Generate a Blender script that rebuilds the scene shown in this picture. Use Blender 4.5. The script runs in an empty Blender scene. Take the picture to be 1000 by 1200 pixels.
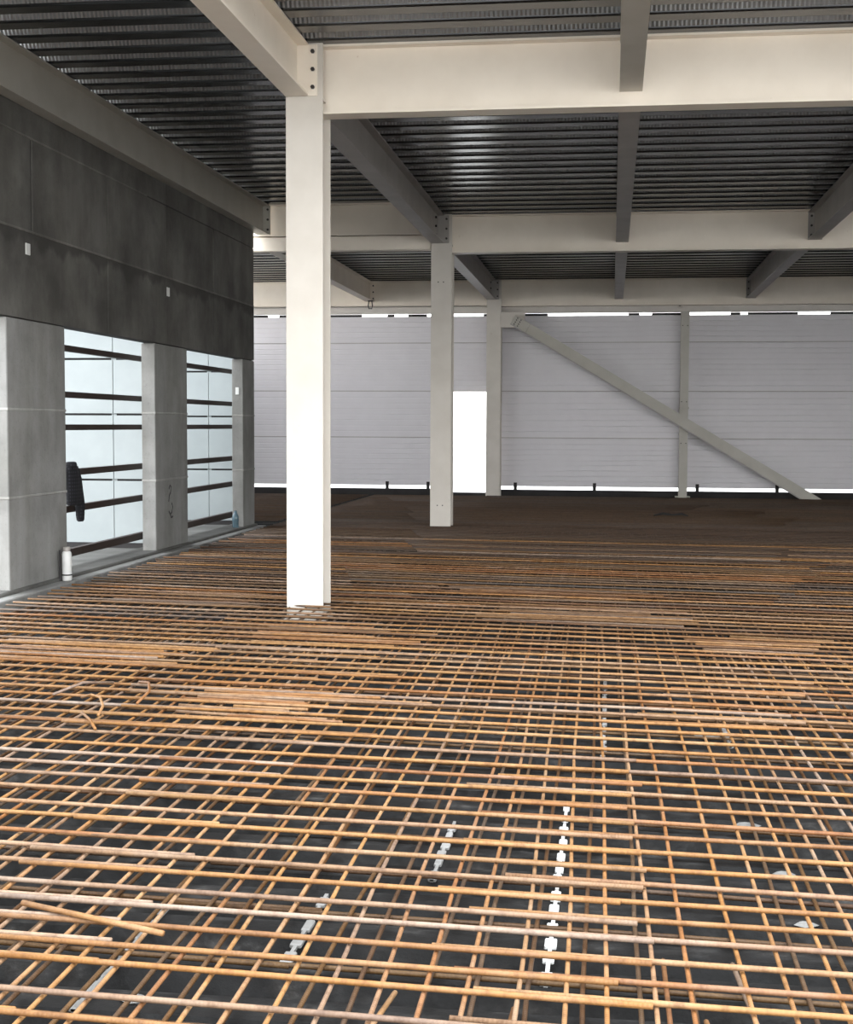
import bpy, math, random
from mathutils import Matrix, Vector

random.seed(7)
C = bpy.context.scene.collection
sc = bpy.context.scene
PI = math.pi

# ------------------------------------------------------------------ camera
CAM_H, YAW, PITCH, ROLL, FPX = 1.4606, 0.1318, 0.0627, 0.0040, 1629.985
cam_data = bpy.data.cameras.new('camera')
cam = bpy.data.objects.new('camera', cam_data)
C.objects.link(cam)
fwd = Vector((-math.sin(YAW) * math.cos(PITCH), math.cos(YAW) * math.cos(PITCH), -math.sin(PITCH)))
rgt = Vector((math.cos(YAW), math.sin(YAW), 0))
upv = rgt.cross(fwd)
r2 = rgt * math.cos(ROLL) + upv * math.sin(ROLL)
u2 = -rgt * math.sin(ROLL) + upv * math.cos(ROLL)
m4 = Matrix((r2, u2, -fwd)).transposed().to_4x4()
m4.translation = Vector((0, 0, CAM_H))
cam.matrix_world = m4
cam_data.sensor_fit = 'HORIZONTAL'
cam_data.sensor_width = 36.0
cam_data.lens = FPX * 36.0 / 1000.0
cam_data.clip_start = 0.05
cam_data.clip_end = 500
sc.camera = cam

# ------------------------------------------------------------------ sky (bright overcast)
world = bpy.data.worlds.new('overcast_sky')
sc.world = world
world.use_nodes = True
wn, wl = world.node_tree.nodes, world.node_tree.links
wn.clear()
wo = wn.new('ShaderNodeOutputWorld')
wb = wn.new('ShaderNodeBackground')
tc = wn.new('ShaderNodeTexCoord')
sx = wn.new('ShaderNodeSeparateXYZ')
wr = wn.new('ShaderNodeValToRGB')
wl.new(tc.outputs['Generated'], sx.inputs[0])
wl.new(sx.outputs['Z'], wr.inputs[0])
wr.color_ramp.elements[0].position = 0.0
wr.color_ramp.elements[0].color = (0.97, 0.97, 0.96, 1)
wr.color_ramp.elements[1].position = 0.7
wr.color_ramp.elements[1].color = (0.90, 0.95, 1.0, 1)
wl.new(wr.outputs[0], wb.inputs['Color'])
wb.inputs['Strength'].default_value = 1.0
wl.new(wb.outputs[0], wo.inputs['Surface'])

# ------------------------------------------------------------------ exposure
sc.view_settings.view_transform = 'Standard'
sc.view_settings.look = 'None'
sc.view_settings.gamma = 1.0
sc.view_settings.use_curve_mapping = False
sc.view_settings.exposure = 2.7

# ------------------------------------------------------------------ helpers
class MB:
    """collects vertices and faces of one mesh"""
    def __init__(s):
        s.v, s.f, s.m, s.t = [], [], [], []
    def quadstrip(s, loops, closed=True, caps=True, mi=0, tint=0.0):
        b = len(s.v); n = len(loops[0])
        for L in loops: s.v.extend(L)
        for i in range(len(loops) - 1):
            for j in range(n if closed else n - 1):
                k = (j + 1) % n
                s.f.append((b + i*n + j, b + i*n + k, b + (i+1)*n + k, b + (i+1)*n + j))
                s.m.append(mi); s.t.append(tint)
        if caps and closed:
            s.f.append(tuple(b + j for j in reversed(range(n)))); s.m.append(mi); s.t.append(tint)
            e = b + (len(loops) - 1) * n
            s.f.append(tuple(e + j for j in range(n))); s.m.append(mi); s.t.append(tint)
    def box(s, x0, x1, y0, y1, z0, z1, mi=0, bev=0.0):
        if bev <= 0:
            s.quadstrip([[(x0,y0,z0),(x1,y0,z0),(x1,y1,z0),(x0,y1,z0)],
                         [(x0,y0,z1),(x1,y0,z1),(x1,y1,z1),(x0,y1,z1)]], mi=mi)
        else:
            def ring(z, q):
                a = [(x0+q,y0),(x1-q,y0),(x1,y0+q),(x1,y1-q),(x1-q,y1),(x0+q,y1),(x0,y1-q),(x0,y0+q)]
                return [(x,y,z) for x,y in a]
            def inner(z, q):
                a = [(x0+q,y0+q),(x1-q,y0+q),(x1-q,y0+q),(x1-q,y1-q),(x1-q,y1-q),(x0+q,y1-q),(x0+q,y1-q),(x0+q,y0+q)]
                return [(x,y,z) for x,y in a]
            s.quadstrip([inner(z0,bev*1.01), ring(z0+bev,bev), ring(z1-bev,bev), inner(z1,bev*1.01)], mi=mi)
    def tube(s, pts, r, n=8, mi=0, tint=0.0):
        loops = []
        pts = [Vector(p) for p in pts]
        for i, p in enumerate(pts):
            d = (pts[min(i+1, len(pts)-1)] - pts[max(i-1, 0)]).normalized()
            a = Vector((0,0,1)) if abs(d.z) < .9 else Vector((1,0,0))
            u = d.cross(a).normalized(); w = u.cross(d)
            rr = r[i] if isinstance(r, (list, tuple)) else r
            loops.append([tuple(p + u*rr*math.cos(2*PI*k/n) + w*rr*math.sin(2*PI*k/n)) for k in range(n)])
        s.quadstrip(loops, mi=mi, tint=tint)
    def mesh(s, name, mats, smooth=False):
        me = bpy.data.meshes.new(name)
        me.from_pydata([tuple(p) for p in s.v], [], s.f)
        for m in (mats if isinstance(mats, (list, tuple)) else [mats]): me.materials.append(m)
        me.polygons.foreach_set('material_index', s.m)
        if smooth: me.polygons.foreach_set('use_smooth', [True]*len(s.f))
        if any(s.t):
            at = me.attributes.new('tint', 'FLOAT', 'FACE')
            at.data.foreach_set('value', s.t)
        me.update()
        return me

def put(name, me, parent=None, loc=(0,0,0), rot=(0,0,0)):
    o = bpy.data.objects.new(name, me)
    C.objects.link(o)
    o.location = loc; o.rotation_euler = rot
    if parent is not None: o.parent = parent
    return o
def tag(o, label=None, cat=None, group=None, kind=None):
    if label: o['label'] = label
    if cat: o['category'] = cat
    if group: o['group'] = group
    if kind: o['kind'] = kind
    return o
def empty(name, loc=(0,0,0), rot=(0,0,0), **kw):
    o = put(name, None, None, loc, rot)
    o.empty_display_size = .2
    return tag(o, **kw)
def boxpart(name, mat, parent, b, bev=0.0):
    m = MB(); m.box(*b, bev=bev)
    return put(name, m.mesh(name, mat), parent)

# ------------------------------------------------------------------ materials
def mat(name):
    m = bpy.data.materials.new(name); m.use_nodes = True
    nt = m.node_tree
    return m, nt.nodes, nt.links, nt.nodes['Principled BSDF']
def ramp(n, stops, interp='LINEAR'):
    r = n.new('ShaderNodeValToRGB'); cr = r.color_ramp; cr.interpolation = interp
    while len(cr.elements) < len(stops): cr.elements.new(0.5)
    for e, (p, c) in zip(cr.elements, stops):
        e.position = p; e.color = (*c, 1)
    return r
def noise(n, l, vec, scale, detail=4, rough=.55):
    t = n.new('ShaderNodeTexNoise')
    t.inputs['Scale'].default_value = scale; t.inputs['Detail'].default_value = detail
    t.inputs['Roughness'].default_value = rough
    if vec is not None: l.new(vec, t.inputs['Vector'])
    return t
def mapping(n, l, out, scale):
    mp = n.new('ShaderNodeMapping'); mp.inputs['Scale'].default_value = scale
    l.new(out, mp.inputs['Vector']); return mp.outputs[0]
def mixc(n, l, fac, a, b, blend='MIX'):
    x = n.new('ShaderNodeMix'); x.data_type = 'RGBA'; x.blend_type = blend
    for sock, val in ((x.inputs[0], fac), (x.inputs[6], a), (x.inputs[7], b)):
        if hasattr(val, 'links'): l.new(val, sock)
        elif isinstance(val, (int, float)): sock.default_value = val
        else: sock.default_value = (*val, 1)
    return x.outputs[2]
def bump(n, l, h, strength, dist, bs):
    b = n.new('ShaderNodeBump'); b.inputs['Strength'].default_value = strength
    b.inputs['Distance'].default_value = dist
    l.new(h, b.inputs['Height']); l.new(b.outputs[0], bs.inputs['Normal'])

def paint_mat(name, base, rough=.45, var=.06, rust=True):
    m, n, l, b = mat(name)
    g = n.new('ShaderNodeNewGeometry')
    t = noise(n, l, g.outputs['Position'], 3.0, 6)
    d = tuple(max(0, c - var) for c in base)
    r = ramp(n, [(.3, d), (.65, base)])
    l.new(t.outputs[0], r.inputs[0])
    col = r.outputs[0]
    if rust:
        t2 = noise(n, l, g.outputs['Position'], 9.0, 5, .7)
        r2 = ramp(n, [(.69, (0,0,0)), (.75, (.6,.6,.6))])
        l.new(t2.outputs[0], r2.inputs[0])
        col = mixc(n, l, r2.outputs[0], col, (base[0]*.62, base[1]*.5, base[2]*.4))
    l.new(col, b.inputs['Base Color'])
    b.inputs['Roughness'].default_value = rough
    return m
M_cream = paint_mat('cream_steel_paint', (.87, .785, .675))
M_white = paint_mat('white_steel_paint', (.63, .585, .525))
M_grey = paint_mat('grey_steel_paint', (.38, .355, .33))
M_brace = paint_mat('dull_steel_paint', (.50, .475, .42))
M_purlin = paint_mat('purlin_paint', (.66, .62, .57))
M_rail = paint_mat('dark_brown_steel', (.026, .014, .010), .6, .008, False)
M_panel = paint_mat('wall_panel_white', (.73, .705, .73), .38, .03, False)
M_sheet = paint_mat('white_sheet', (.30, .33, .335), .5, .03, False)
M_black = paint_mat('black_rubber', (.012, .012, .013), .7, .004, False)
M_dark = paint_mat('dark_plinth', (.03, .028, .028), .85, .012, False)
M_bolt = paint_mat('dark_bolt_steel', (.035, .03, .028), .5, .01, False)
M_spacer = paint_mat('grey_white_plastic', (.34, .335, .325), .5, .16, False)
M_plastic = paint_mat('white_plastic', (.74, .74, .72), .4, .12, False)

def concrete_mat(name, a, bcol, streak=True):
    m, n, l, b = mat(name)
    g = n.new('ShaderNodeNewGeometry')
    t = noise(n, l, g.outputs['Position'], 1.3, 8, .62)
    r = ramp(n, [(.36, a), (.64, bcol)])
    l.new(t.outputs[0], r.inputs[0])
    col = r.outputs[0]
    if streak:
        mp = mapping(n, l, g.outputs['Position'], (2.2, 2.2, .45))
        t2 = noise(n, l, mp, 1.4, 6, .6)
        r2 = ramp(n, [(.38, (.72,.71,.68)), (.64, (1,1,1))])
        l.new(t2.outputs[0], r2.inputs[0])
        col = mixc(n, l, .8, col, r2.outputs[0], 'MULTIPLY')
    t3 = noise(n, l, g.outputs['Position'], 38, 3, .6)
    r3 = ramp(n, [(.30, (.72,.72,.72)), (.42, (1,1,1))])
    l.new(t3.outputs[0], r3.inputs[0])
    col = mixc(n, l, .5, col, r3.outputs[0], 'MULTIPLY')
    l.new(col, b.inputs['Base Color'])
    b.inputs['Roughness'].default_value = .85
    bump(n, l, t3.outputs[0], .25, .01, b)
    return m
M_conc = concrete_mat('cast_concrete', (.205,.203,.196), (.30,.298,.288))
M_conc_up = concrete_mat('stained_concrete', (.075,.072,.066), (.155,.15,.137))
def add_seep_stain(m, z0, depth):
    """dark water stains running down from a pour joint"""
    n, l = m.node_tree.nodes, m.node_tree.links
    b = n['Principled BSDF']; src = b.inputs['Base Color'].links[0].from_socket
    g = n.new('ShaderNodeNewGeometry'); sp = n.new('ShaderNodeSeparateXYZ'); l.new(g.outputs['Position'], sp.inputs[0])
    t = noise(n, l, mapping(n, l, g.outputs['Position'], (1.1, 1.1, .5)), 1.6, 6, .6)
    mr = n.new('ShaderNodeMapRange'); l.new(sp.outputs['Z'], mr.inputs[0])
    mr.inputs[1].default_value = z0-depth; mr.inputs[2].default_value = z0
    mr.inputs[3].default_value = -.35; mr.inputs[4].default_value = .22
    lt = n.new('ShaderNodeMath'); lt.operation = 'LESS_THAN'; lt.inputs[1].default_value = z0; l.new(sp.outputs['Z'], lt.inputs[0])
    ad = n.new('ShaderNodeMath'); l.new(t.outputs[0], ad.inputs[0]); l.new(mr.outputs[0], ad.inputs[1])
    r = ramp(n, [(.5, (0,0,0)), (.62, (.65,.65,.65))]); l.new(ad.outputs[0], r.inputs[0])
    ml = n.new('ShaderNodeMath'); ml.operation = 'MULTIPLY'; l.new(r.outputs[0], ml.inputs[0]); l.new(lt.outputs[0], ml.inputs[1])
    l.new(mixc(n, l, ml.outputs[0], src, (.03,.028,.025)), b.inputs['Base Color'])
add_seep_stain(M_conc_up, 3.14, .32)
M_conc_l = concrete_mat('pale_concrete', (.30,.295,.28), (.41,.405,.385), False)
M_conc_r = concrete_mat('upper_grout', (.11,.105,.095), (.24,.23,.21))
M_conc_j = concrete_mat('pier_grout', (.26,.255,.24), (.42,.415,.40))
M_apron = concrete_mat('apron_concrete', (.07,.069,.064), (.13,.128,.12))
M_yard = concrete_mat('yard_gravel', (.42,.41,.39), (.56,.55,.52), False)

def deck_mat(name, base, rough, metallic, dirt):
    m, n, l, b = mat(name)
    g = n.new('ShaderNodeNewGeometry')
    mp = mapping(n, l, g.outputs['Position'], (.5, 5, 5))
    t = noise(n, l, mp, 2.0, 5)
    r = ramp(n, [(.3, tuple(c*(1-dirt) for c in base)), (.7, base)])
    l.new(t.outputs[0], r.inputs[0])
    l.new(r.outputs[0], b.inputs['Base Color'])
    b.inputs['Metallic'].default_value = metallic
    b.inputs['Roughness'].default_value = rough
    return m, n, l, b, g
M_deck, *_ = deck_mat('galvanised_deck', (.065,.067,.07), .24, .85, .3)
# embossed webs of the ceiling deck: fine pressed dimples every 3 cm
M_web, n_, l_, b_, g_ = deck_mat('embossed_deck_web', (.34,.345,.35), .34, .6, .25)
sp = n_.new('ShaderNodeSeparateXYZ'); l_.new(g_.outputs['Position'], sp.inputs[0])
mu = n_.new('ShaderNodeMath'); mu.operation = 'MULTIPLY'; mu.inputs[1].default_value = 2*PI/.034
l_.new(sp.outputs['X'], mu.inputs[0])
si = n_.new('ShaderNodeMath'); si.operation = 'SINE'; l_.new(mu.outputs[0], si.inputs[0])
bump(n_, l_, si.outputs[0], 1.0, .0035, b_)

# floor deck: dirty wet steel sheet
m, n, l, b = mat('dirty_floor_deck'); M_floor = m
g = n.new('ShaderNodeNewGeometry')
t = noise(n, l, mapping(n, l, g.outputs['Position'], (1.2, 3.2, 2)), 2.4, 9, .68)
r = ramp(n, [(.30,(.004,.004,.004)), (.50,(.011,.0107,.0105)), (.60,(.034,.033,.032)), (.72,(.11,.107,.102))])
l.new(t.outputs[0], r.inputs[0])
t2 = noise(n, l, g.outputs['Position'], 14, 6, .7)
r2 = ramp(n, [(.35,(.35,.3,.26)), (.65,(1,1,1))])
l.new(t2.outputs[0], r2.inputs[0])
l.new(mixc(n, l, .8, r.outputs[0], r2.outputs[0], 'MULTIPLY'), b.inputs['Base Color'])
b.inputs['Specular IOR Level'].default_value = .25
rr = ramp(n, [(.35,(.55,.55,.55)), (.6,(.9,.9,.9))]); l.new(t.outputs[0], rr.inputs[0])
l.new(rr.outputs[0], b.inputs['Roughness'])
bump(n, l, t2.outputs[0], .5, .01, b)

# rusted reinforcing steel; every bar picks its own tone
def rebar_mat(name, dark, shade_mix=0.0):
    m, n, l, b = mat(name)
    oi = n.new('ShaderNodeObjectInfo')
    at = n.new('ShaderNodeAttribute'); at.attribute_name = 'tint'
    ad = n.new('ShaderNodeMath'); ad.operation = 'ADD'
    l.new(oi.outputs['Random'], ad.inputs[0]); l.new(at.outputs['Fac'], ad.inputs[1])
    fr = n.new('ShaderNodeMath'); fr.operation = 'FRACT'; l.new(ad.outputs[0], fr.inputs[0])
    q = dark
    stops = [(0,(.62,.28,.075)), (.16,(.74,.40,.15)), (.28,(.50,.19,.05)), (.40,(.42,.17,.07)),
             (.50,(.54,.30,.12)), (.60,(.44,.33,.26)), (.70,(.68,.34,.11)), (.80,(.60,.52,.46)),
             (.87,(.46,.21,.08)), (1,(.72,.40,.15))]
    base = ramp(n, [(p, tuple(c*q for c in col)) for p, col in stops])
    l.new(fr.outputs[0], base.inputs[0])
    tcx = n.new('ShaderNodeTexCoord')
    vm = n.new('ShaderNodeVectorMath'); vm.operation = 'ADD'
    cmb = n.new('ShaderNodeCombineXYZ')
    k = n.new('ShaderNodeMath'); k.operation = 'MULTIPLY'; k.inputs[1].default_value = 57.0
    l.new(fr.outputs[0], k.inputs[0])
    for i in range(3): l.new(k.outputs[0], cmb.inputs[i])
    l.new(tcx.outputs['Object'], vm.inputs[0]); l.new(cmb.outputs[0], vm.inputs[1])
    t = noise(n, l, vm.outputs[0], 1.6, 5, .65)
    r1 = ramp(n, [(.36,(.26*q,.11*q,.045*q)), (.5,(.60*q,.30*q,.105*q)), (.68,(.70*q,.55*q,.42*q))])
    l.new(t.outputs[0], r1.inputs[0])
    col = mixc(n, l, .38, base.outputs[0], r1.outputs[0])
    t2 = noise(n, l, vm.outputs[0], 22, 4, .7)
    r2 = ramp(n, [(.32,(.45,.38,.34)), (.55,(1,1,1))]); l.new(t2.outputs[0], r2.inputs[0])
    col = mixc(n, l, .7, col, r2.outputs[0], 'MULTIPLY')
    if shade_mix:                                        # grey-brown tone of farther bars, with roof shade mixed into the colour
        col = mixc(n, l, shade_mix, col, (.047,.040,.036))
    l.new(col, b.inputs['Base Color'])
    b.inputs['Roughness'].default_value = .55
    b.inputs['Specular IOR Level'].default_value = .35
    # rolled cross ribs along the bar (local x)
    sp = n.new('ShaderNodeSeparateXYZ'); l.new(tcx.outputs['Object'], sp.inputs[0])
    mu = n.new('ShaderNodeMath'); mu.operation = 'MULTIPLY'; mu.inputs[1].default_value = 2*PI/.012
    l.new(sp.outputs['X'], mu.inputs[0])
    si = n.new('ShaderNodeMath'); si.operation = 'SINE'; l.new(mu.outputs[0], si.inputs[0])
    bump(n, l, si.outputs[0], .16, .002, b)
    return m
M_rebar = rebar_mat('rusted_rebar', .45)
M_rebar_low = rebar_mat('rusted_rebar_lower', .17)  # same rust, darkened in colour for the shade below the upper mat
M_rebar_mid = rebar_mat('rusted_rebar_dull', .33, .25)  # duller bars, partly darkened in colour for shade farther into the hall
M_rebar_shade = rebar_mat('dark_mill_scale_rebar', .27, .62)  # greyer far bars, colour also darkened for shade deep under the roof

# ------------------------------------------------------------------ main dimensions
Z1, Z2, Z3 = 10.9625, 19.9518, 28.9345          # front faces of the three columns
CX0, CX1 = -2.593, -2.293                        # column width
TB, TT = 3.919, 4.461                            # main beam bottom / top
XR = 12.0                                        # right end of the hall
ROOF_Y0 = 7.2                                    # front edge of the roof

# ------------------------------------------------------------------ ground and floor
yard = MB(); yard.box(-60, 60, -40, 90, -.6, -.34)
tag(put('ground', yard.mesh('ground', M_yard)), kind='structure', label='pale concrete yard around the building')

floor = empty('floor', (0, 0, 0), kind='structure')
def floor_sheet(length, ribs, pitch=.30):
    m = MB()
    prof = []
    for i in range(ribs):
        y = i * pitch
        prof += [(y, -.185), (y+.09, -.185), (y+.125, -.125), (y+.265, -.125)]
    prof.append((ribs*pitch, -.185))
    low = [(y, z-.01) for y, z in reversed(prof)]
    ring = prof + low
    m.quadstrip([[(x, y, z) for y, z in ring] for x in (0, length)])
    return m.mesh('deck_sheet', M_floor)
fs = floor_sheet(XR + 4.96, 3)
k = 0
yy = 1.0
while yy < 29.2:
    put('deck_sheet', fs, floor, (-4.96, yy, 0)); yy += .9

fs2 = floor_sheet(4.05, 3)
yy = 19.9
while yy < 29.2:
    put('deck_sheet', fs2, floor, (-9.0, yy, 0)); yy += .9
# ------------------------------------------------------------------ ceiling: ribbed steel deck under a slab
ceil = empty('ceiling', (0, 0, 4.46), kind='structure')
ceil_inv = Matrix.Translation((0, 0, 4.46)).inverted()
def deck_mesh(length, ribs, pitch):
    m = MB(); t = pitch / .39
    segs = []
    top = .075
    for i in range(ribs):
        y = i*pitch
        def arc(cy, cz, r, a0, a1, n=4):
            return [(cy + r*math.cos(a0+(a1-a0)*j/n), cz + r*math.sin(a0+(a1-a0)*j/n)) for j in range(n+1)]
        R = .022
        bw0, bw1 = y + .10*t, y + .27*t        # bottom flange
        pr = [(y, top), (y+.055*t, top)]
        pr += arc(bw0+.008, R, R, PI*1.05, PI*1.5)
        pr += arc(bw1-.008, R, R, PI*1.5, PI*1.95)
        pr += [(y+.315*t, top)]
        segs += pr
    segs.append((ribs*pitch, top))
    # open strip, given thickness by a second skin
    up = [(y, z+.004) for y, z in segs]
    nseg = len(segs)
    base = len(m.v)
    for x in (0, length):
        m.v += [(x, y, z) for y, z in segs]
    for j in range(nseg-1):
        dz = abs(segs[j+1][1]-segs[j][1]); 
        web = dz > .03
        m.f.append((base+j, base+j+1, base+nseg+j+1, base+nseg+j)); m.m.append(1 if web else 0); m.t.append(0)
    b2 = len(m.v)
    for x in (0, length):
        m.v += [(x, y, z) for y, z in up]
    for j in range(nseg-1):
        m.f.append((b2+j, b2+nseg+j, b2+nseg+j+1, b2+j+1)); m.m.append(0); m.t.append(0)
    return m.mesh('deck_sheet', [M_deck, M_web])
PR = .40
dm_right = deck_mesh(XR - CX0 + .05, 2, PR)
yy = ROOF_Y0
while yy < 29.3:
    put('deck_sheet', dm_right, ceil, (CX0 - .05, yy, 0)); yy += 2*PR
PL = .41
dm_left = deck_mesh(2.75, 2, PL)
yy = 6.6
while yy < Z2 - .05:
    put('deck_sheet', dm_left, ceil, (-5.16, yy, .19)); yy += 2*PL
dm_far = deck_mesh(6.45, 2, PR)
yy = Z2 + .15
while yy < 29.3:
    put('deck_sheet', dm_far, ceil, (-9.0, yy, 0)); yy += 2*PR
for nm, b in (('slab', (CX0-.05, XR, ROOF_Y0, 29.6, .085, .25)), ('slab', (-5.3, CX0-.05, 6.5, Z2+.15, .275, .45)),
              ('slab', (-9.0, CX0-.05, Z2+.15, 29.6, .085, .25))):
    boxpart(nm, M_conc_l, ceil, b)
boxpart('level_closer', M_grey, ceil, (CX0-.06, CX0-.045, 6.5, Z2+.15, .0, .30))

# ------------------------------------------------------------------ left wall of cast concrete
WX = -5.12
wl_ = empty('wall_left', (WX, 0, 0), kind='structure')
def wbox(name, m, b, bev=0.0):
    x0,x1,y0,y1,z0,z1 = b
    mb = MB(); mb.box(x0-WX, x1-WX, y0, y1, z0, z1, bev=bev)
    return put(name, mb.mesh(name, m), wl_)
TH = .16
LINT = 2.37
piers = [(1.0, 4.0), (6.6, 8.3), (11.34, 12.62), (15.23, 16.43), (19.02, 19.64)]
JZ = (.815, 1.58)
for (a, b) in piers:
    zs = (-.15, JZ[0], JZ[1], LINT)
    pe = put('pier', None, wl_)
    for i in range(3):
        mb = MB(); mb.box(-TH, 0, a, b, zs[i]+(.006 if i else 0), zs[i+1]-.006, bev=.008)
        put('pier_lift', mb.mesh('pier_lift', M_conc), pe)
    for z in JZ:                                  # raised grout ridge left by the formwork
        mb = MB(); mb.box(-TH-.002, .006, a-.006, b+.004, z-.012, z+.012, bev=.004)
        put('joint_ridge', mb.mesh('joint_ridge', M_conc_j), pe)
    mb = MB(); mb.box(-TH+.02, -.02, a+.02, b-.02, -.15, LINT)
    put('core', mb.mesh('core', M_conc_up), pe)
seams = [-1.2, .6, 2.5, 4.4, 6.3, 8.15, 10.02, 11.91, 13.78, 15.7, 17.6, 19.64]
wbox('wall_core', M_dark, (WX-TH, WX-.014, -1.2, 19.62, LINT+.004, 4.20))
for zi, (za, zb) in enumerate(((LINT, 3.15), (3.15, 3.97), (3.97, 4.22))):
    for a, b in zip(seams[:-1], seams[1:]):
        wbox('concrete_panel', M_conc_up, (WX-.03, WX-random.random()*.004, a+(.016 if zi == 1 else .002), b-(.016 if zi == 1 else .002), za+.006, zb-.006), .002)
wbox('joint_ridge', M_conc_r, (WX-.02, WX+.007, -1.2, 19.62, 3.138, 3.158), .004)
wbox('joint_ridge', M_conc_r, (WX-.02, WX+.006, -1.2, 15.0, 3.962, 3.978), .004)
wbox('footing', M_conc, (WX-.25, -4.97, 1.0, 19.75, -.34, -.012), .01)
wbox('sill', M_apron, (WX-.3, WX+.03, 1.0, 19.7, -.2, .02), .012)
# small pale tags left on the concrete
for (y, z, h) in ((11.8, 2.99, .10), (15.72, 2.985, .10)):
    wbox('form_tie_plug', M_plastic, (WX-.005, WX+.008, y-.045, y+.045, z-h/2, z+h/2), .003)
wbox('form_tie_plug', M_plastic, (-5.225, -5.175, 19.006, 19.03, 1.87, 1.97), .003)
# dark painted mark on the second pier: curved strokes
def stroke(pts, r=.012):
    m = MB(); m.tube([(0.002, y, z) for y, z in pts], r, 6)
    return m
mk = MB()
for pts in ([(15.70,.70),(15.74,.74),(15.79,.72),(15.76,.66),(15.71,.62),(15.69,.55)],
            [(15.69,.44),(15.74,.40),(15.80,.42),(15.84,.48),(15.80,.53)],
            [(15.74,.40),(15.78,.36),(15.84,.37)]):
    b0 = len(mk.v)
    mk.tube([(.0, y, z) for y, z in pts], .012, 6)
    for i in range(b0, len(mk.v)):
        v = mk.v[i]; mk.v[i] = (max(-.002, min(.0025, v[0])), v[1], v[2])
put('painted_mark', mk.mesh('painted_mark', M_dark), wl_)

# concrete strip outside the openings
mb = MB(); mb.box(-9.5, WX-.28, 2, 19.7, -.34, .0)
tag(put('sidewalk', mb.mesh('sidewalk', M_apron)), kind='structure', label='concrete apron outside the wall openings')

# ------------------------------------------------------------------ white sheeting outside the openings
def screen(name, y, label):
    e = empty(name, (-5.29, y, 0), label=label, cat='screen', group='white sheet screens beyond the wall openings')
    levels = [.05, .80, 1.565, 2.21, 3.3]
    for i in range(4):
        for j, (xa, xb) in enumerate(((-.48, 0), (-1.6, -.486), (-2.9, -1.606))):
            mb = MB(); mb.box(xa, xb, 0, .03, levels[i]+.012, levels[i+1]-.012, bev=.003)
            put('sheet', mb.mesh('sheet', M_sheet), e)
    for xa in (-.483, -1.603, -2.85):
        mb = MB(); mb.box(xa-.03, xa+.03, .032, .09, 0, 3.3)
        put('post', mb.mesh('post', M_sheet), e)
    for z in levels[1:4]:
        mb = MB(); mb.box(-2.9, 0, .033, .05, z-.03, z+.03)
        put('backing_strip', mb.mesh('backing_strip', M_dark), e)
    mb = MB(); mb.box(-2.9, 0, .01, .05, .0, .058)
    put('foot_rail', mb.mesh('foot_rail', M_dark), e)
screen('white_screen', 15.66, 'white sheet screen seen through the nearer wall opening')
screen('white_screen', 19.55, 'white sheet screen seen through the farther wall opening')

# rails across the openings
RZ = [(2.205, .058), (1.745, .06), (1.42, .058), (.968, .065), (.602, .066), (.162, .078)]
ords = ['topmost', 'second from the top', 'third from the top', 'third from the bottom', 'second from the bottom', 'lowest']
for nm, y0, y1 in (('nearer', 12.3, 15.645), ('farther', 16.1, 19.535)):
    for (z, h), o_ in zip(RZ, ords):
        mb = MB()
        prof = [(-.03, -h/2), (.03, -h/2), (.03, -h/2+.008), (-.022, -h/2+.008), (-.022, h/2-.008), (.03, h/2-.008), (.03, h/2), (-.03, h/2)]
        prof = [(-x, zz) for x, zz in prof][::-1]
        mb.quadstrip([[(x, y, zz) for x, zz in prof] for y in (0, y1-y0)])
        tag(put('guard_rail', mb.mesh('guard_rail', M_rail), None, (-5.40, y0, z)),
            'dark brown steel rail across the %s wall opening, %s of six' % (nm, o_), 'rail', 'rails across the %s opening' % nm)

# ------------------------------------------------------------------ back wall
BY = 29.36
wb_ = empty('wall_back', (0, BY, 0), kind='structure')
def panel_mesh(length, h):
    m = MB()
    prof = [(0, 0), (0, .012)]
    nz = max(1, int(round(h/.115)))
    st = (h-.02)/nz
    for i in range(nz):
        z = .012 + i*st
        prof += [(0, z+st-.022), (.004, z+st-.016), (.004, z+st-.006), (0, z+st)]
    prof += [(0, h), (.08, h), (.08, 0)]
    prof = [(p[0], p[1]) for p in prof]
    m.quadstrip([[(x, y, z) for y, z in prof] for x in (length, 0)])
    return m.mesh('wall_panel', M_panel)
rows = [(.17, 1.185), (1.20, 2.165), (2.18, 3.18), (3.195, 3.742)]
cols = [(-9.0, -3.36), (-3.36, -2.52), (-2.52, 1.46), (1.468, 6.0), (6.008, XR)]
for ri, (za, zb) in enumerate(rows):
    for ci, (xa, xb) in enumerate(cols):
        if ci == 1 and ri < 2: continue          # the doorway
        if ci == 0 and ri >= 2: xb = -3.36
        put('wall_panel', panel_mesh(xb-xa-.004, zb-za), wb_, (xa, 0, za))
# groove backing so the joints read as thin dark lines
for z in (1.192, 2.172, 3.187):
    for xa, xb in ((-9.0, -3.37), (-2.51, XR)) if z < 2.1 else ((-9.0, XR),):
        mb = MB(); mb.box(xa, xb, .02, .06, z-.012, z+.012)
        put('joint_seal', mb.mesh('joint_seal', M_grey), wb_)
boxpart('fascia', M_panel, wb_, (-9.0, XR, .0, .08, 3.80, 4.72))
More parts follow.
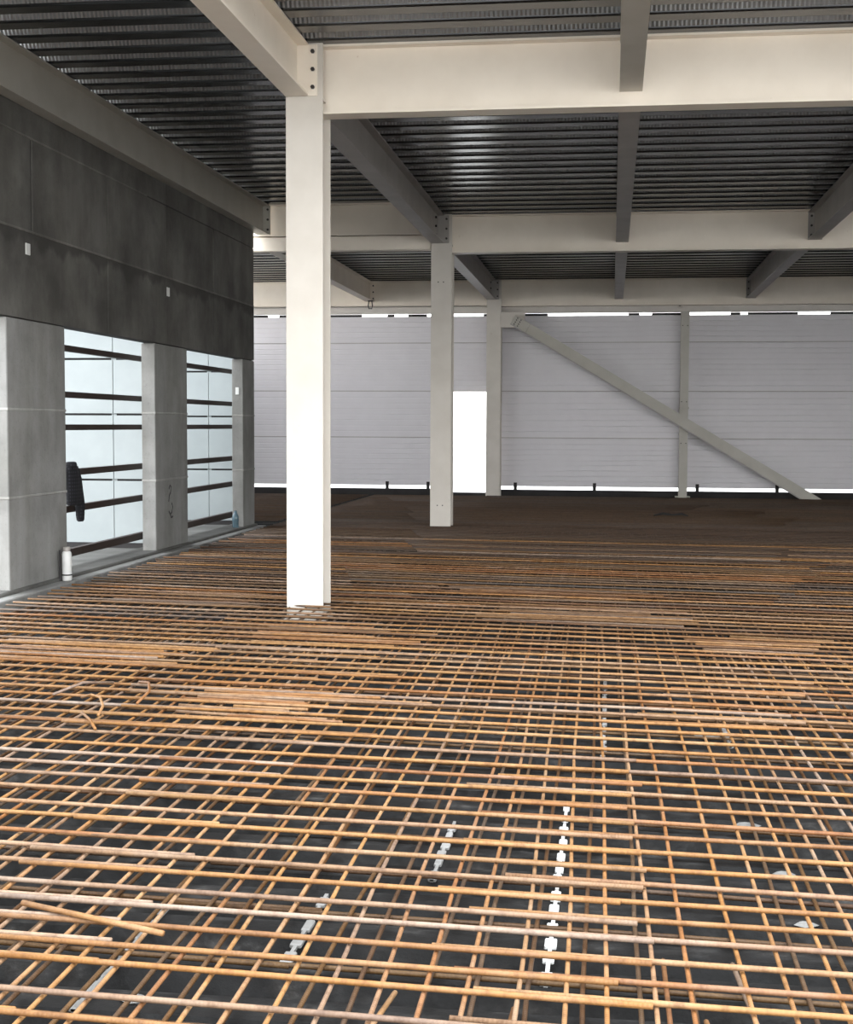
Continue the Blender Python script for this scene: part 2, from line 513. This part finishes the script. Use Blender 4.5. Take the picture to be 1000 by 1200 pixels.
# plinth with a daylight slot above it, and the little brackets crossing the slot
for xa, xb in ((-9.0, -3.36), (-2.52, XR)):
    mb = MB(); mb.box(xa, xb, -.10, .05, -.34, .10)
    put('plinth', mb.mesh('plinth', M_dark), wb_)
mb = MB(); mb.box(-3.36, -2.52, -.10, .05, -.34, .03); put('threshold', mb.mesh('threshold', M_dark), wb_)
for x in (-8.1, -6.2, -4.74, -3.86, -2.0, -.34, 1.78, 3.4, 5.2, 7.0, 9.0):
    mb = MB(); mb.box(x-.035, x+.035, -.02, .0, .0, .25, bev=.004); put('bracket', mb.mesh('bracket', M_dark), wb_)
# top packing between panels and purlin leaves irregular daylight slots
for xa, xb in ((-9, -7.35), (-7.1, -6.7), (-6.2, -5.3), (-4.75, -4.6), (-4.3, -3.9), (-3.6, -3.42), (-2.7, -1.35), (.32, .55), (.8, 1.5), (2.4, 2.6), (2.75, 3.75), (4.4, 5.1), (5.4, 6.3), (7.2, 9.5), (10.2, 12)):
    mb = MB(); mb.box(xa, xb, .01, .06, 3.738, 3.79); put('packing', mb.mesh('packing', M_dark), wb_)
# door frame edges
for x in (-3.36, -2.55):
    mb = MB(); mb.box(x, x+.03, -.012, .085, .03, 2.18, bev=.004); put('jamb', mb.mesh('jamb', M_panel), wb_)

# unseen wall added at far left to cut daylight, open strip under the roof
for nm, b in (('wall_end', (-9.1, -9.0, 19.8, 29.4, -.34, 3.3)),):
    tag(boxpart(nm, M_panel, None, b), kind='structure')
# right wall, outside the picture
wr_ = tag(put('wall_right', (lambda m: (m.box(0, .1, ROOF_Y0+3.8, 29.4, -.34, 4.7), m)[1])(MB()).mesh('wall_right', M_panel), None, (XR, 0, 0)), kind='structure')

# ------------------------------------------------------------------ steel members
def ibeam_y(name, x, y0, y1, zb, zt, w, m, label, group, tf=.016, tw=.010, bolts=True, front_plate=True, plate_x=None):
    """I-beam running along y"""
    e = empty(name, (x, y0, zb), label=label, cat='beam', group=group)
    L = y1-y0; h = zt-zb
    for nm, b in (('bottom_flange', (-w/2, w/2, 0, L, 0, tf)), ('web', (-tw/2, tw/2, 0, L, tf, h-tf)), ('top_flange', (-w/2, w/2, 0, L, h-tf, h))):
        boxpart(nm, m, e, b, .0)
    if bolts:
        px0, px1 = plate_x or (-w/2, w/2+.02)
        mb = MB(); mb.box(px0, px1, L-.016, L, .0, h-.01, bev=.003); put('end_plate', mb.mesh('end_plate', m), e)
        for s in (px0+.045, px1-.035):
            for q in (.16, .5, .84):
                mb = MB(); mb.tube([(s, L-.034, h*q), (s, L-.016, h*q)], .017, 6); put('bolt', mb.mesh('bolt', M_bolt), e)
        for q in (.2, .5, .8):                     # splice bolts through the web near the end
            mb = MB(); mb.tube([(-.03, L-.32, h*q), (.03, L-.32, h*q)], .017, 6)
            if bolts == 'web': put('bolt', mb.mesh('bolt', M_bolt), e)
    return e
def ibeam_x(name, y, x0, x1, zb, zt, w, m, label, group, tf=.019, tw=.012, stiff=()):
    e = empty(name, (x0, y, zb), label=label, cat='beam', group=group)
    L = x1-x0; h = zt-zb
    for nm, b in (('bottom_flange', (0, L, -w/2, w/2, 0, tf)), ('web', (0, L, -tw/2, tw/2, tf, h-tf)), ('top_flange', (0, L, -w/2, w/2, h-tf, h))):
        boxpart(nm, m, e, b)
    for s in stiff:
        boxpart('fin_plate', m, e, (s-x0-.006, s-x0+.006, -w/2+.01, -.006, tf, h-tf))
    return e
BX = [-2.50, .118, 2.765, 5.4, 8.0, 10.6]        # lines of the beams that run into depth
names3 = ['nearest', 'middle', 'farthest']
YC = [Z1+.15, Z2+.15, Z3+.15]
for i, yc in enumerate(YC):
    ibeam_x('main_beam', yc, -2.434, XR, TB, TT, .21, M_cream,
            ['wide cream steel main beam running right from the nearest column',
             'cream steel main beam running right from the middle column',
             'cream steel main beam above the back wall, right of the farthest column'][i], 'main beams across the hall')
# left continuation of the second and third main beams
ibeam_x('main_beam', YC[1], -5.3, -2.452, 4.19, 4.65, .20, M_cream, 'upper cream beam left of the middle column, reaching the concrete wall', 'main beams across the hall')
tag(put('hollow_beam', (lambda m: (m.box(0, 2.7, -.1, .1, 0, .205, bev=.01), m)[1])(MB()).mesh('hollow_beam', M_cream), None, (-5.3, YC[1], 3.972)),
    'square cream beam directly under the upper beam left of the middle column', 'beam')
ibeam_x('main_beam', YC[2], -9.0, -2.452, TB+.02, TT-.002, .21, M_cream, 'cream beam above the back wall, left of the farthest column', 'main beams across the hall')

def seg(i, y0, y1, tagword):
    for k, x in enumerate(BX):
        zb = 4.05
        if k == 0: lab = 'cream beam running into depth along the column line, ' + tagword
        elif k == 1: lab = ('pale' if i == 0 else 'grey') + ' beam running into depth right of the column line, ' + tagword
        elif k == 2: lab = ('pale' if i == 0 else 'grey') + ' beam running into depth at the right edge, ' + tagword
        else: lab = 'beam running into depth outside the right edge, %s of three, %s' % (['first', 'second', 'third'][k-3], tagword)
        if k == 0:
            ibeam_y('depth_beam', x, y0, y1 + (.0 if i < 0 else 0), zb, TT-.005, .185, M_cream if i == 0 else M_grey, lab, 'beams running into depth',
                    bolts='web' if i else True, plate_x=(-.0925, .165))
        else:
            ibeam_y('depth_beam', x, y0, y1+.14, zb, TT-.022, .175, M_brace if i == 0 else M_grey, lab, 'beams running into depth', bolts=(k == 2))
seg(0, ROOF_Y0, Z1, 'in the nearest bay')
seg(1, Z1+.31, Z2, 'in the middle bay')
seg(2, Z2+.31, Z3, 'in the farthest bay')
ibeam_y('depth_beam', -5.07, -1.0, Z2+.04, 4.215, 4.64, .18, M_brace, 'long grey steel beam lying on top of the concrete wall', 'beams running into depth')
ibeam_y('depth_beam', -5.075, Z2+.27, Z3+.14, 4.04, 4.43, .18, M_cream, 'beam beyond the end of the concrete wall running to the back wall', 'beams running into depth')

# columns
def column(z, label, base):
    e = empty('steel_column', ((CX0+CX1)/2, z+.155, base), label=label, cat='column', group='row of three steel columns')
    H = TT - base
    tf = .02
    boxpart('flange', M_white, e, (-.15, .15, -.155, -.155+tf, 0, H), .002)
    boxpart('flange', M_white, e, (-.15, .15, .155-tf, .155, 0, H), .002)
    boxpart('web', M_white, e, (-.007, .007, -.155+tf, .155-tf, 0, H))
    boxpart('base_plate', M_white, e, (-.18, .18, -.185, .185, 0, .02), .003)
    for x in (-.15, .008):
        boxpart('stiffener', M_white, e, (x if x > 0 else x, x+.142, -.135, .135, H-.44, H-.425))
    for zz in ((H-.96, .42) if z == Z2 else ()):
        for x in (-.045, .03):
            mb = MB(); mb.tube([(x, -.160, zz), (x, -.150, zz)], .010, 6); put('bolt', mb.mesh('bolt', M_bolt), e)
    return e
column(Z1, 'white steel column nearest the camera, rising from the rebar mat', -.125)
column(Z2, 'white steel column in the middle of the row of three', -.125)
column(Z3, 'white steel column farthest away, beside the bright doorway', -.125)

# purlin, post and brace at the back wall
tag(put('wall_purlin', (lambda m: (m.box(0, XR+9.0, 0, .14, 0, .145, bev=.008), m)[1])(MB()).mesh('wall_purlin', M_purlin), None, (-9.0, 29.21, 3.79)),
    'long pale purlin running along the top of the back wall', 'purlin')
e = empty('wall_post', (1.465, 29.05, 0), label='slim pale steel post crossed by the brace on the back wall', cat='post')
for nm, b in (('flange', (-.085, .085, -.06, -.05, -.1, 3.79)), ('web', (-.004, .004, -.05, .08, -.1, 3.79)), ('flange', (-.085, .085, .08, .09, -.1, 3.79)),
              ('base_plate', (-.15, .15, -.12, .13, -.01, .012)), ('splice_plate', (-.10, .10, -.078, -.061, 1.27, 1.31)), ('splice_plate', (-.10, .10, -.078, -.061, 1.80, 1.84))):
    boxpart(nm, M_brace, e, b, .002 if nm != 'web' else 0)
for z in (1.1, 1.95, 3.5):
    for x in (-.05, .05):
        mb = MB(); mb.tube([(x, -.072, z), (x, -.06, z)], .012, 6); put('bolt', mb.mesh('bolt', M_bolt), e)
# diagonal brace
A = Vector((-2.02, 28.86, 3.62)); B = Vector((4.08, 28.86, -.05))
d = B-A; L = d.length; ang = math.atan2(d.z, d.x)
e = empty('diagonal_brace', tuple(A), (0, -ang, 0), label='long diagonal steel brace from the farthest column down to the floor', cat='brace')
c, s_ = math.cos(-ang), math.sin(-ang)
mb = MB()
h = .105; cut = h*c/s_
ring0 = [(0,-.05,-h), (0,.05,-h), (0,.05,h), (0,-.05,h)]
ring1 = [(L-cut,-.05,-h), (L-cut,.05,-h), (L+cut,.05,h), (L+cut,-.05,h)]
mb.quadstrip([ring0, ring1]); put('brace_tube', mb.mesh('brace_tube', M_brace), e)
mb = MB(); mb.box(-.02, L-cut, -.066, -.05, -h-.012, -h+.012); put('edge_lip', mb.mesh('edge_lip', M_grey), e)
mb = MB(); mb.box(-.02, .34, -.062, -.05, -.10, .10, bev=.003); put('end_plate', mb.mesh('end_plate', M_brace), e)
for x in (.05, .13):
    for z in (-.07, -.025, .025, .07):
        mb = MB(); mb.tube([(x, -.078, z), (x, -.062, z)], .014, 6); put('bolt', mb.mesh('bolt', M_bolt), e)
mb = MB(); mb.box(-.27, .24, -.02, .0, -.16, .16, bev=.003)
g_ = put('gusset_plate', mb.mesh('gusset_plate', M_white), e); g_.rotation_euler = (0, ang, 0); g_.location = (-.02, .07, .0)
# lifting hook under the far left beam
e = empty('beam_clip', (-5.02, 28.82, 3.93), label='small dark steel clip hanging under the far left beam end', cat='clip')
mb = MB(); mb.tube([(-.03,0,.10), (-.045,0,.0), (-.03,0,-.06), (.03,0,-.06), (.045,0,.0), (.03,0,.10)], .012, 6); put('shackle', mb.mesh('shackle', M_bolt, True), e)
mb = MB(); mb.box(-.05, .05, -.02, .02, .09, .115, bev=.003); put('plate', mb.mesh('plate', M_bolt), e)
e = empty('purlin_clip', (1.36, 29.17, 3.93), label='small pale clip on the purlin above the slim post', cat='clip')
mb = MB(); mb.box(-.05, .05, -.03, .03, -.06, .06, bev=.006); put('plate', mb.mesh('plate', M_white), e)
mb = MB(); mb.tube([(0,-.05,0), (0,-.03,0)], .03, 8); put('bolt', mb.mesh('bolt', M_bolt), e)

# ------------------------------------------------------------------ reinforcing mats
R_T = .0085
_bars = {}
def bar_mesh(kind, length, m, r):
    kind0 = kind; kind = kind + m.name
    q = math.floor(length*10)/10
    v = random.randrange(3)
    key = (kind, q, v)
    if key not in _bars:
        rng = random.Random(int(q*2)*7+v*131+len(kind))
        n = max(3, int(q/.6))
        mb = MB(); ph, ph2 = rng.random()*6, rng.random()*6
        pts = [(q*i/n, .006*math.sin(ph+i*.9)+.004*rng.uniform(-1,1), .0025*math.sin(ph2+i*1.3)) for i in range(n+1)]
        mb.tube(pts, r, 7)
        _bars[key] = mb.mesh(kind0, m, True)
    return _bars[key], q

def slope(y):                                   # the rows lie slightly askew
    return -.05 - .009*max(0, min(y-3.5, 9)) + .0095*max(0, min(y-13, 11))
rows_y = [2.0, 2.2, 2.38, 2.56, 2.74, 2.9, 3.05, 3.19]
rows_y += list(reversed([6.97,6.77,6.58,6.36,6.16,5.95,5.75,5.57,5.39,5.18,5.00,4.83,4.63,4.46,4.31,4.14,3.99,3.82,3.67,3.54,3.34]))
y = 6.97
while y < 28.5:
    y += .2 + random.uniform(-.03, .03)
    rows_y.append(y)

mat_top = empty('rebar_mat', (0, 0, 0), label='upper mat of rust orange reinforcing bars tied in a grid over the whole floor', cat='rebar mat')
far = MB(); recess = MB()
ZC = -R_T
n_cross = 0
XA, XB = -4.9, XR-.3
lapgroup = None
patches = [(7.8,8.6,-4.0,-2.6,2), (6.5,7.2,-2.1,-1.35,2), (8.7,9.6,-2.5,-1.5,1), (9.2,10.0,.7,1.5,1), (10.4,11.4,-4.0,-2.9,1), (10.2,11.2,-.9,.6,1), (11.6,12.5,-1.2,.4,1)]
for i, y in enumerate(rows_y):
    s = slope(y); a = math.atan(s)
    if y < 6.3:
        l1a, l1b = -1.92 + random.uniform(-.06,.06), -1.40 + .03*(y-4) + random.uniform(-.05,.05)
        l2a, l2b = -.42 + random.uniform(-.15,.1), .145 + random.uniform(-.015,.02)
        if i % 5 == 3: l1a, l1b = -3.4, -2.9
    else:
        if lapgroup is None or i % 9 == 0:
            c1, c2 = random.uniform(-3.6, -1.3), random.uniform(.3, 4.0)
            lapgroup = (c1, random.uniform(.35,.65), c2, random.uniform(.3,.6))
        c1, w1, c2, w2 = lapgroup
        dr = (i % 9)*.05
        l1a, l1b = c1-w1-dr, c1+w1-dr + random.uniform(-.08,.08)
        l2a, l2b = c2-w2+dr, c2+w2+dr + random.uniform(-.08,.08)
    if i % 5 == 0: gtint = [random.random() for _ in range(3)]
    spans = [(XA, l1b, 0.0), (l1a, l2b, -.019), (l2a, XB, .0)]
    for (ya, yb, xa, xb, k) in patches:                # crowded laps
        if ya < y < yb:
            for q_ in range(k):
                spans.append((xa+random.uniform(-.25,.2), xb+random.uniform(-.2,.25), .045+.045*q_))
    if i % 4 == 1 and y > 6.3: spans.append((l1a-.4, l1b+.5, .02))
    for (xa, xb, off) in spans:
        xa0 = xa
        if xa < XA: xa = XA
        da = random.uniform(-.006, .006)
        yo = y + s*(xa+.5) + off + random.uniform(-.004,.004)
        if yo > 28.75: continue
        if y < 17.6 and n_cross < 298:
            me, q = bar_mesh('cross_bar', xb-xa, M_rebar if y < 9.5 else random.choice([M_rebar, M_rebar_mid, M_rebar_mid] if y < 12.5 else [M_rebar, M_rebar_mid, M_rebar_mid, M_rebar_shade, M_rebar_shade]), R_T)
            if xa == XA: xa = xb-q                             # keep the visible end in place
            yo = y + s*(xa+.5) + off
            put('cross_bar', me, mat_top, (xa, yo, ZC + random.uniform(-.002,.002)), (0, 0, a+da*.5)); n_cross += 1
        else:
            if xa == XA and y > 20.3:
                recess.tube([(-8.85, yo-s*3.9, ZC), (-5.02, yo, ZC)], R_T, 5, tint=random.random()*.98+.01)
            n = 5; ph = random.random()*6
            gt = (gtint[spans.index((xa0, xb, off)) % 3] + random.uniform(-.07,.07)) % .98 + .01
            far.tube([(xa+(xb-xa)*t/n, yo+s*(xb-xa)*t/n+.006*math.sin(ph+t), ZC) for t in range(n+1)], R_T, 5, tint=gt)
o = put('cross_bar', far.mesh('cross_bar', M_rebar_shade, True), mat_top); o['kind'] = 'stuff'
for x_ in [-8.7+.3*i for i in range(12)]:
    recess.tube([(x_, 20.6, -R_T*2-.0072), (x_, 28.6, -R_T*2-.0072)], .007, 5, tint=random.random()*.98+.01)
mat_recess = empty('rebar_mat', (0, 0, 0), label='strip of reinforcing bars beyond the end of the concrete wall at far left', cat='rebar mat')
o = put('cross_bar', recess.mesh('cross_bar', M_rebar_shade, True), mat_recess); o['kind'] = 'stuff'
ZL = -R_T*2 - .0072
x = -4.58; n_long = 0
while x < XR-.6:
    dx = random.uniform(-.004,.004)
    for (ya, yb) in ((1.9, 9.3), (8.7, 17.0), (16.4, 28.6)):
        off = .016 if ya == 8.7 else 0
        if n_long < 298 and x < 7.6:
            me, q = bar_mesh('long_bar', yb-ya, M_rebar if ya < 8 else M_rebar_mid if ya < 16 else M_rebar_shade, .007)
            put('long_bar', me, mat_top, (x+off-(ya-4)*-.012 *-1, ya, ZL), (0, 0, PI/2 + .012 + dx)); n_long += 1
    x += .122 + random.uniform(-.02,.02)

mat_low = empty('rebar_mat', (0, 0, -.09), label='lower mat of reinforcing bars coloured darker for shade, seen through the upper grid', cat='rebar mat')
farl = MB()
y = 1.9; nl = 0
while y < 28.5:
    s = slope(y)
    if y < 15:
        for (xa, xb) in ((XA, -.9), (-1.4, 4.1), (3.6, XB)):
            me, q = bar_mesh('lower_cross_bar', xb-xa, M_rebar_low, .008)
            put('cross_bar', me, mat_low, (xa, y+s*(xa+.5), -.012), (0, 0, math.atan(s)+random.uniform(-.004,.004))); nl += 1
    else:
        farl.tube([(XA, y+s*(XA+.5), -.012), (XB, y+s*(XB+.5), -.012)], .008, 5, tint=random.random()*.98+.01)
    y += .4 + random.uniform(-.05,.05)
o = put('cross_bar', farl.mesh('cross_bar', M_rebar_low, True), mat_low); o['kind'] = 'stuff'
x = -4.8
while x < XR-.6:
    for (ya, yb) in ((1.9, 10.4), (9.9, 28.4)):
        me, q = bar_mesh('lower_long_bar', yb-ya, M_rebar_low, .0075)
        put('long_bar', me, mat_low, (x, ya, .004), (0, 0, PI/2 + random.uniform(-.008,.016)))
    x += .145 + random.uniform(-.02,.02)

# extra loose bars lying in the grid
def loose(pts, label, r=.0075, nm='loose_rebar', cat='rebar'):
    p0 = Vector(pts[0])
    mb = MB(); mb.tube([tuple(Vector(p)-p0) for p in pts], r, 7)
    return tag(put(nm, mb.mesh(nm, M_rebar, True), None, tuple(p0)), label, cat)
loose([(-2.75,6.95,.02), (-2.68,6.90,.045), (-2.60,6.82,.05), (-2.54,6.70,.03), (-2.52,6.58,.008)], 'short rusty bar with a curved hook at the left edge of the grid')
loose([(-2.62,6.62,.012), (-2.50,6.42,.02), (-2.42,6.28,.0085)], 'short bent rusty bar tip beside the curved hook at the left edge')
loose([(-2.62,7.48,.008), (-2.52,7.35,.03), (-2.44,7.12,.028), (-2.43,6.90,.008)], 'curved rusty bar crossing another at the left, behind the hook')
loose([(-2.95,7.05,.010), (-2.85,7.22,.045), (-2.75,7.42,.012)], 'thin rusty bar crossing the curved bar at the left')
loose([(-.60,3.30,-.068), (-.56,3.62,-.068)], 'short diagonal rusty bar under the grid at the bottom centre, left one')
loose([(-.25,3.22,-.068), (-.235,3.56,-.068)], 'short diagonal rusty bar under the grid at the bottom centre, right one')
loose([(.42,3.1,-.068), (.36,3.95,-.069)], 'rusty bar rising between the rows near the bottom right')
loose([(.17,3.15,-.068), (.165,3.95,-.068)], 'straight rusty bar end between two grid bars right of centre at the bottom')
loose([(.30,3.2,-.068), (.26,3.55,-.068)], 'rusty bar stub with a worn tip near the bottom right')
loose([(-1.75,3.93,.012), (-1.25,3.75,.010)], 'thin rusty bar lying slantwise on the grid at the lower left', .009)

# white plastic spacer strips and chips on the deck below
def strip(x, y0, y1, label, w=.026, m_=M_spacer):
    e = empty('spacer_strip', (x, y0, -.125), label=label, cat='spacer', group='white plastic spacer strips under the grid')
    y = 0
    while y < y1-y0:
        l_ = random.uniform(.05, .09)
        mb = MB(); mb.box(-w/2+random.uniform(-.004,.004), w/2+random.uniform(-.004,.004), y, y+l_, 0, .0135, bev=.003)
        put('spacer_block', mb.mesh('spacer_block', m_), e)
        y += l_ + random.uniform(.03, .1)
    mb = MB(); mb.box(-.006, .006, 0, y, 0, .01); put('base_rib', mb.mesh('base_rib', m_), e)
strip(-.165, 3.85, 5.75, 'broken white spacer strip under the grid at the bottom centre right', .03, M_plastic)
strip(-.02, 6.6, 8.6, 'white spacer strip under the grid behind the broken bottom strip')
strip(-.60, 4.7, 5.35, 'short white spacer strip under the grid at lower centre', .03)
strip(-.93, 3.9, 4.5, 'white spacer strip under the grid left of lower centre', .03)
strip(-1.42, 3.5, 4.3, 'white spacer strip under the grid at the lower left', .022)
strip(.60, 6.9, 7.4, 'short white spacer strip under the grid right of centre', .03)
def chip(x, y, s, label, m=M_conc):
    rng = random.Random(int(abs(x*1000+y*77)))
    mb = MB()
    n = 7
    loops = []
    for (z, k) in ((0, .8), (.006, 1.0), (.0125, .6)):
        loops.append([(s*k*math.cos(2*PI*i/n)*(1+.3*rng.uniform(-1,1)), s*k*.7*math.sin(2*PI*i/n)*(1+.3*rng.uniform(-1,1)), z) for i in range(n)])
    mb.quadstrip(loops)
    tag(put('concrete_chip', mb.mesh('concrete_chip', m), None, (x, y, -.126)), label, 'rubble', 'pale chips on the deck under the grid')
chip(.55, 5.55, .05, 'pale concrete chip under the grid at the right, nearer one')
chip(.62, 4.95, .04, 'pale concrete chip under the grid at the lower right')
chip(.50, 7.15, .06, 'pale concrete chip under the grid at the right, farther one')
chip(.63, 4.45, .035, 'small pale concrete chip near the bottom right corner')
chip(-1.28, 3.6, .04, 'pale concrete chip under the grid in the lower left corner')

# ------------------------------------------------------------------ small things by the wall
# white bottle standing on the footing against the first pier
e = empty('water_bottle', (-5.045, 12.42, -.012), label='tall white bottle with grey cap standing against the nearest concrete pier', cat='bottle')
def lathe(name, prof, m, parent, n=16):
    mb = MB()
    mb.quadstrip([[(r*math.cos(2*PI*k/n), r*math.sin(2*PI*k/n), z) for k in range(n)] for r, z in prof])
    return put(name, mb.mesh(name, m, True), parent)
lathe('body', [(.040,0), (.046,.006), (.046,.25), (.040,.268), (.030,.278)], M_plastic, e)
lathe('cap', [(.030,.276), (.034,.279), (.034,.312), (.028,.318), (.0,.318)], M_grey, e)
lathe('sleeve', [(.047,.05), (.0475,.052), (.0475,.06), (.047,.062)], M_black, e)
mb = MB(); mb.box(-.05, -.035, -.075, -.05, 0, .29, bev=.004)
tag(put('dark_batten', mb.mesh('dark_batten', M_dark), None, (-5.045, 12.42, -.012)), 'thin dark batten leaning upright beside the white bottle', 'batten')
# clear blue bottle by the last pier
m, n, l, b = mat('blue_plastic'); M_blue = m
b.inputs['Base Color'].default_value = (.16,.25,.30,1); b.inputs['Roughness'].default_value = .15
b.inputs['Transmission Weight'].default_value = .5
e = empty('plastic_bottle', (-5.175, 18.80, .02), label='pale blue plastic bottle standing on the sill by the farthest pier', cat='bottle')
lathe('body', [(.042,0), (.046,.01), (.043,.08), (.047,.09), (.046,.16), (.026,.20), (.018,.215)], M_blue, e)
lathe('cap', [(.019,.214), (.021,.216), (.021,.235), (.0,.238)], M_blue, e)
# dark jacket hanging from the rail end
e = empty('hanging_jacket', (-5.312, 13.22, 1.03), label='dark plaid jacket hanging from a rail in the nearer wall opening', cat='jacket')
m, n, l, b = mat('dark_plaid_cloth'); M_cloth = m
tcx = n.new('ShaderNodeTexCoord')
w1 = n.new('ShaderNodeTexWave'); w1.bands_direction = 'Z'; w1.inputs['Scale'].default_value = 9; l.new(tcx.outputs['Object'], w1.inputs['Vector'])
w2 = n.new('ShaderNodeTexWave'); w2.bands_direction = 'Y'; w2.inputs['Scale'].default_value = 12; l.new(tcx.outputs['Object'], w2.inputs['Vector'])
mm = n.new('ShaderNodeMath'); mm.operation = 'MULTIPLY'; l.new(w1.outputs['Fac'], mm.inputs[0]); l.new(w2.outputs['Fac'], mm.inputs[1])
r = ramp(n, [(.2,(.005,.005,.007)), (.8,(.022,.022,.028))]); l.new(mm.outputs[0], r.inputs[0])
l.new(r.outputs[0], b.inputs['Base Color']); b.inputs['Roughness'].default_value = .95
def cloth(name, prof, parent, fold=.02, n=18):
    """prof: (z, y centre, half width y, half depth x)"""
    mb = MB(); loops = []
    for z, yc, wy, wx in prof:
        loops.append([((wx+fold*.4*math.sin(5*2*PI*k/n+z*9))*math.sin(2*PI*k/n), yc+(wy+fold*.5*math.sin(4*2*PI*k/n+z*7))*math.cos(2*PI*k/n), z) for k in range(n)])
    mb.quadstrip(loops)
    return put(name, mb.mesh(name, M_cloth, True), parent)
cloth('body', [(.02,.0,.05,.02), (.0,.02,.12,.04), (-.06,.03,.14,.05), (-.18,.05,.16,.055), (-.30,.06,.17,.055), (-.37,.06,.16,.05), (-.385,.06,.12,.04)], e)
cloth('sleeve', [(-.02,.13,.03,.03), (-.12,.16,.05,.04), (-.25,.19,.055,.04), (-.38,.21,.06,.045), (-.50,.215,.055,.04), (-.545,.22,.05,.035), (-.56,.22,.03,.02)], e, .012)
cloth('collar', [(-.02,.0,.07,.05), (.02,.0,.08,.055), (.045,.0,.07,.045), (.05,.0,.04,.03)], e, .008)
# dark scrap lying on the far part of the mat
e = tag(put('scrap_bundle', (lambda m: (m.tube([(-.25,0,.02),(-.1,.02,.05),(.05,-.01,.035),(.2,.03,.045),(.3,0,.015)], [.01,.022,.014,.02,.008], 7), m)[1])(MB()).mesh('scrap_bundle', M_dark, True), None, (.94, 22.6, 0)),
    'small dark bundle of scrap lying on the far part of the mat', 'scrap')
